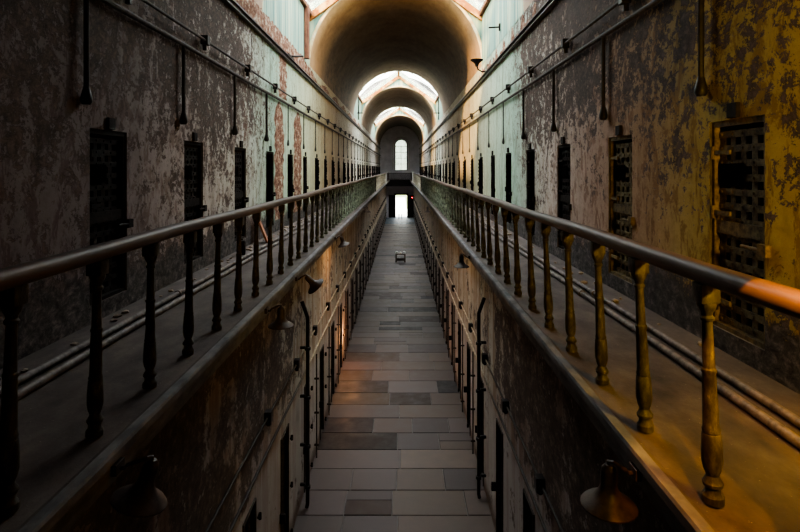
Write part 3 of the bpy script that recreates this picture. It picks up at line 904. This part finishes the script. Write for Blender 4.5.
# leaning board and can
bm = bmesh.new(); box(bm, -.02, .02, -.14, .14, 0, .62, bev=.005)
o = finish('wooden_board', bm, M['redboard']); o.location = (-2.78, 11.9, GZ+.002); o.rotation_euler = (0, -math.radians(22), .15)
tag(o, 'red-brown board leaning toward the left gallery wall among rubble', 'board')
bm = bmesh.new(); lathe(bm, [(.07,0),(.075,.01),(.075,.24),(.06,.27),(.03,.28),(.03,.31)], 14)
o = finish('metal_can', bm, M['iron'], smooth=True); o.location = (-2.86, 10.2, GZ+.002); tag(o, 'black can standing by the pipes on the left gallery', 'can')

# ------------------------------------------------------------------ bell lamps under the galleries
def bell_lamp(s, y, label, tilt=0.0, out=.14):
    root = thing('bell_lamp', label, 'lamp', (XE[s], y, GZ-.115), 'bell lamps under the galleries')
    d = -s
    px, pz = d*out, .03
    bm = bmesh.new(); tube(bm, [(s*.02,0,0), (d*.03,0,.0), (d*.06,-.03,.035), (px-d*.02,-.02,.07), (px,0,.065), (px,0,pz-.02)], .012, 8); finish('arm', bm, M['lamp'], root)
    bm = bmesh.new(); box(bm, min(s*.028,-s*.005), max(s*.028,-s*.005), -.05, .05, -.025, .04, bev=.005); finish('mounting_plate', bm, M['lamp'], root)
    bm = bmesh.new()
    T = Matrix.Translation((px,0,pz)) @ Matrix.Rotation(tilt*-d, 4, 'Y') @ Matrix.Rotation(tilt*.4, 4, 'X')
    prof = [(.022,.02), (.040,0), (.046,-.03), (.046,-.10), (.058,-.13), (.09,-.168), (.14,-.195), (.158,-.212), (.158,-.22), (.145,-.21), (.08,-.175), (.05,-.14), (.04,-.12)]
    lathe(bm, prof, 20, T); finish('shade', bm, M['lamp'], root, smooth=True)
    bm = bmesh.new(); lathe(bm, [(.012,-.13),(.03,-.15),(.036,-.175),(.02,-.198),(.005,-.20)], 10, T); finish('bulb', bm, M['reveal'], root, smooth=True)
bell_lamp(1, 3.08, 'large dark bell lamp under the right gallery edge, nearest the camera')
bell_lamp(-1, 3.13, 'tilted rusty bell lamp under the left gallery edge, nearest the camera', tilt=-.30, out=.19)
bell_lamp(-1, 6.6, 'black bell lamp on a gooseneck under the left gallery, second from camera', out=.165)
bell_lamp(-1, 8.5, 'crooked broken lamp hanging under the left gallery beside the drainpipe', tilt=.7, out=.15)
bell_lamp(1, 10.6, 'small flat bell lamp against pale plaster, second under the right gallery')
bell_lamp(-1, 13.5, 'small bell lamp with bent bracket, fourth under the left gallery', tilt=.3)
bell_lamp(1, 24.0, 'distant small bell lamp, farthest under the right gallery')
bell_lamp(-1, 24.0, 'distant small bell lamp, farthest under the left gallery')

# ------------------------------------------------------------------ lower wall services
for s, sd, ph in ((1, 'right', 7.4), (-1, 'left', 9.0)):
    X = XL[s]
    for j, zz in enumerate((CZ-4.36, CZ-4.85) if s > 0 else (CZ-4.18, CZ-4.75)):
        root = thing('wall_conduit', '%s buff conduit along the ground floor %s wall' % ('upper' if j == 0 else 'lower', sd), 'pipe', (X, 3, zz), 'lower wall conduits')
        bm = bmesh.new(); tube(bm, [(-s*.05, yy-3, .012*math.sin(yy)) for yy in range(3, 84, 3)], .020 if j == 0 else .024, 8); finish('conduit_tube', bm, M['conduit'], root)
        if j == 0:
            cm = None
            for k in range(30):
                if cm is None:
                    bm = bmesh.new(); box(bm, -.07, .05, -.075, .075, -.10, .10, bev=.012); lathe(bm, [(.03,-.10), (.045,-.13), (.03,-.15)], 8)
                    c = finish('junction_box', bm, M['pipe_d'], root); cm = c.data
                else: c = newobj('junction_box', cm, root)
                c.location = (-s*.06, ph - 3 + 2.44*k, .0)
    # drainpipe
    yy = 12.35 if s > 0 else 12.0
    lab = 'black drainpipe with a bent elbow running down the lower %s wall' % sd
    root = thing('drain_pipe', lab, 'pipe', (X, yy, 0), 'drainpipes')
    bm = bmesh.new(); xo = -s*.19
    tube(bm, [(-s*.06,0,4.66), (xo,0,4.30), (xo,0,.12), (xo*.9,0,.03)], .043, 10); finish('pipe_body', bm, M['pipe_d'], root, smooth=True)
    for zz in (.5, 1.4, 2.5, 3.6):
        bm = bmesh.new(); lathe(bm, [(.05,-.04),(.068,-.03),(.068,.03),(.05,.04)], 10, Matrix.Translation((xo, 0, zz))); box(bm, min(-s*.01, -s*.19), max(-s*.01, -s*.19), .05, .10, zz-.03, zz+.03)
        finish('pipe_bracket', bm, M['pipe_d'], root)
# thin risers between the ground floor doors
for s, sd in ((1, 'right'), (-1, 'left')):
    pm = None
    for k in range(14):
        yy = (14.3 if s > 0 else 14.1) + 2.44*k
        if pm is None:
            bm = bmesh.new(); tube(bm, [(0,0,.006), (0,0,2.75)], .018, 8)
            for zz in (.35, 1.2, 2.1): box(bm, -.06, .06, -.02, .02, zz-.02, zz+.02)
            o = finish('standpipe', bm, M['pipe']); pm = o.data
        else: o = newobj('standpipe', pm)
        o.location = (XL[s] - s*.06, yy, 0)
        tag(o, 'thin dark standpipe between ground floor doors, %s along the %s wall' % (ordinal(k+1), sd), 'pipe', 'standpipes on the lower %s wall' % sd)

# pilaster strips of pale plaster round lower doors
# ------------------------------------------------------------------ things on the lower floor
root = thing('display_table', 'small dark low table with white objects, alone mid corridor', 'table', (.15, 43.9, 0.006))
bm = bmesh.new(); box(bm, -.42, .42, -.3, .3, .60, .67, bev=.01); finish('table_top', bm, M['wood'], root)
for a in (-1, 1):
    for b in (-1, 1):
        bm = bmesh.new(); box(bm, a*.36-.055, a*.36+.055, b*.24-.05, b*.24+.05, 0, .60); finish('leg', bm, M['wood'], root)
bm = bmesh.new(); box(bm, -.31, .31, -.02, .02, .08, .30); finish('stretcher', bm, M['wood'], root)
for i, (xx, nm) in enumerate(((-.30, 'left end'), (0, 'middle'), (.31, 'right end'))):
    bm = bmesh.new(); lathe(bm, [(.07,0), (.10,.03), (.12,.10), (.10,.17 if i != 1 else .12), (.04,.20 if i != 1 else .14)], 12)
    o = finish('white_jar', bm, M['white'], smooth=True); o.location = (.15+xx, 43.85, .682); tag(o, 'white rounded jar on the %s of the small table' % nm, 'jar', 'white jars on the table')
for xx, nm in ((-.12, 'left'), (.30, 'right')):
    root = thing('floor_bollard', 'small blue bollard in the far doorway, %s of the pair' % nm, 'bollard', (xx, 82.6, .006), 'blue bollards in the far doorway')
    bm = bmesh.new(); box(bm, -.12, .12, -.12, .12, 0, .06, bev=.01); finish('base', bm, M['blue'], root)
    bm = bmesh.new(); tube(bm, [(0,0,.06), (0,0,.55)], .07, 10); lathe(bm, [(.07,.55),(.09,.57),(.06,.64)], 10); finish('post', bm, M['blue'], root)
root = thing('red_lamp', 'small glowing red lamp beside the far ground floor doorway', 'lamp', (1.95, YEND-.02, CZ-4.5))
bm = bmesh.new(); box(bm, -.20, .20, -.12, 0, -.14, .14, bev=.02); finish('housing', bm, M['iron'], root)
bm = bmesh.new(); box(bm, -.07, .07, -.14, -.121, -.06, .06); finish('lens', bm, M['red'], root)

# ------------------------------------------------------------------ light
w = bpy.data.worlds.new('World'); scn.world = w; w.use_nodes = True
nt = w.node_tree; nt.nodes.clear()
bg = nt.nodes.new('ShaderNodeBackground'); out = nt.nodes.new('ShaderNodeOutputWorld')
tc = nt.nodes.new('ShaderNodeTexCoord'); sp = nt.nodes.new('ShaderNodeSeparateXYZ'); cr = nt.nodes.new('ShaderNodeValToRGB')
nt.links.new(tc.outputs['Generated'], sp.inputs[0]); nt.links.new(sp.outputs[2], cr.inputs[0])
cr.color_ramp.elements[0].position = 0.0; cr.color_ramp.elements[0].color = (.82,.88,.76,1)
cr.color_ramp.elements[1].position = .5; cr.color_ramp.elements[1].color = (.95,.97,1.0,1)
nt.links.new(cr.outputs[0], bg.inputs[0]); bg.inputs[1].default_value = 8.0
nt.links.new(bg.outputs[0], out.inputs[0])

def light(name, typ, loc, col, e, size=.1, aim=None, spot=None, blend=.3):
    l = bpy.data.lights.new(name, typ); l.color = col; l.energy = e
    if typ in ('POINT', 'SPOT'): l.shadow_soft_size = size
    if typ == 'SPOT': l.spot_size = math.radians(spot); l.spot_blend = blend
    o = newobj(name, l); o.location = loc
    if aim: o.rotation_euler = (Vector(aim) - Vector(loc)).to_track_quat('-Z', 'Y').to_euler()
    return o
sun = bpy.data.lights.new('sun', 'SUN'); sun.energy = 11; sun.color = (1,.62,.26); sun.angle = math.radians(3)
so = newobj('sun', sun); so.rotation_euler = Vector((.51,.71,-.49)).to_track_quat('-Z', 'Y').to_euler()
# yellow work lamp on the right gallery just outside the picture
light('yellow_lamp', 'SPOT', (2.72, 1.0, CZ+.25), (1,.60,.07), 330, .10, (3.1, 5.0, CZ-.6), 108, .6)
light('rail_spot', 'SPOT', (1.47, 1.62, CZ+.02), (1,.38,.04), 110, .006, (XR[1], 1.84, CZ-.45), 54, .08)
light('orange_fill', 'POINT', (2.72, 2.1, CZ-.9), (1,.42,.03), 9, .08)  # added unseen light to warm the near right deck
# warm lamp down on the left at ground floor
light('ground_lamp', 'POINT', (-1.85, 20.6, 1.2), (1,.42,.14), 45, .06)
light('warm_wall_fill', 'POINT', (-1.2, 16.5, 4.9), (1,.50,.20), 20, .06)  # added warm light in mid-air, no fixture, for the left wall
light('warm_wall_fill', 'POINT', (1.2, 15.5, 4.8), (1,.60,.28), 4, .06)  # same added light without a fixture, weaker, for the right wall

# ------------------------------------------------------------------ camera & look
cam = bpy.data.cameras.new('Camera'); co = newobj('Camera', cam); scn.camera = co
co.location = (CX, 0, CZ); co.rotation_euler = (PI/2, 0, 0)
cam.lens = 24; cam.sensor_width = 36; cam.shift_y = -97/800; cam.shift_x = -1/800; cam.clip_start = .05; cam.clip_end = 400
scn.view_settings.view_transform = 'AgX'; scn.view_settings.look = 'AgX - Medium High Contrast'; scn.view_settings.exposure = 0.85
scn.cycles.use_denoising = True; scn.cycles.max_bounces = 10; scn.cycles.diffuse_bounces = 6; scn.cycles.transparent_max_bounces = 12
scn.cycles.sample_clamp_indirect = 6
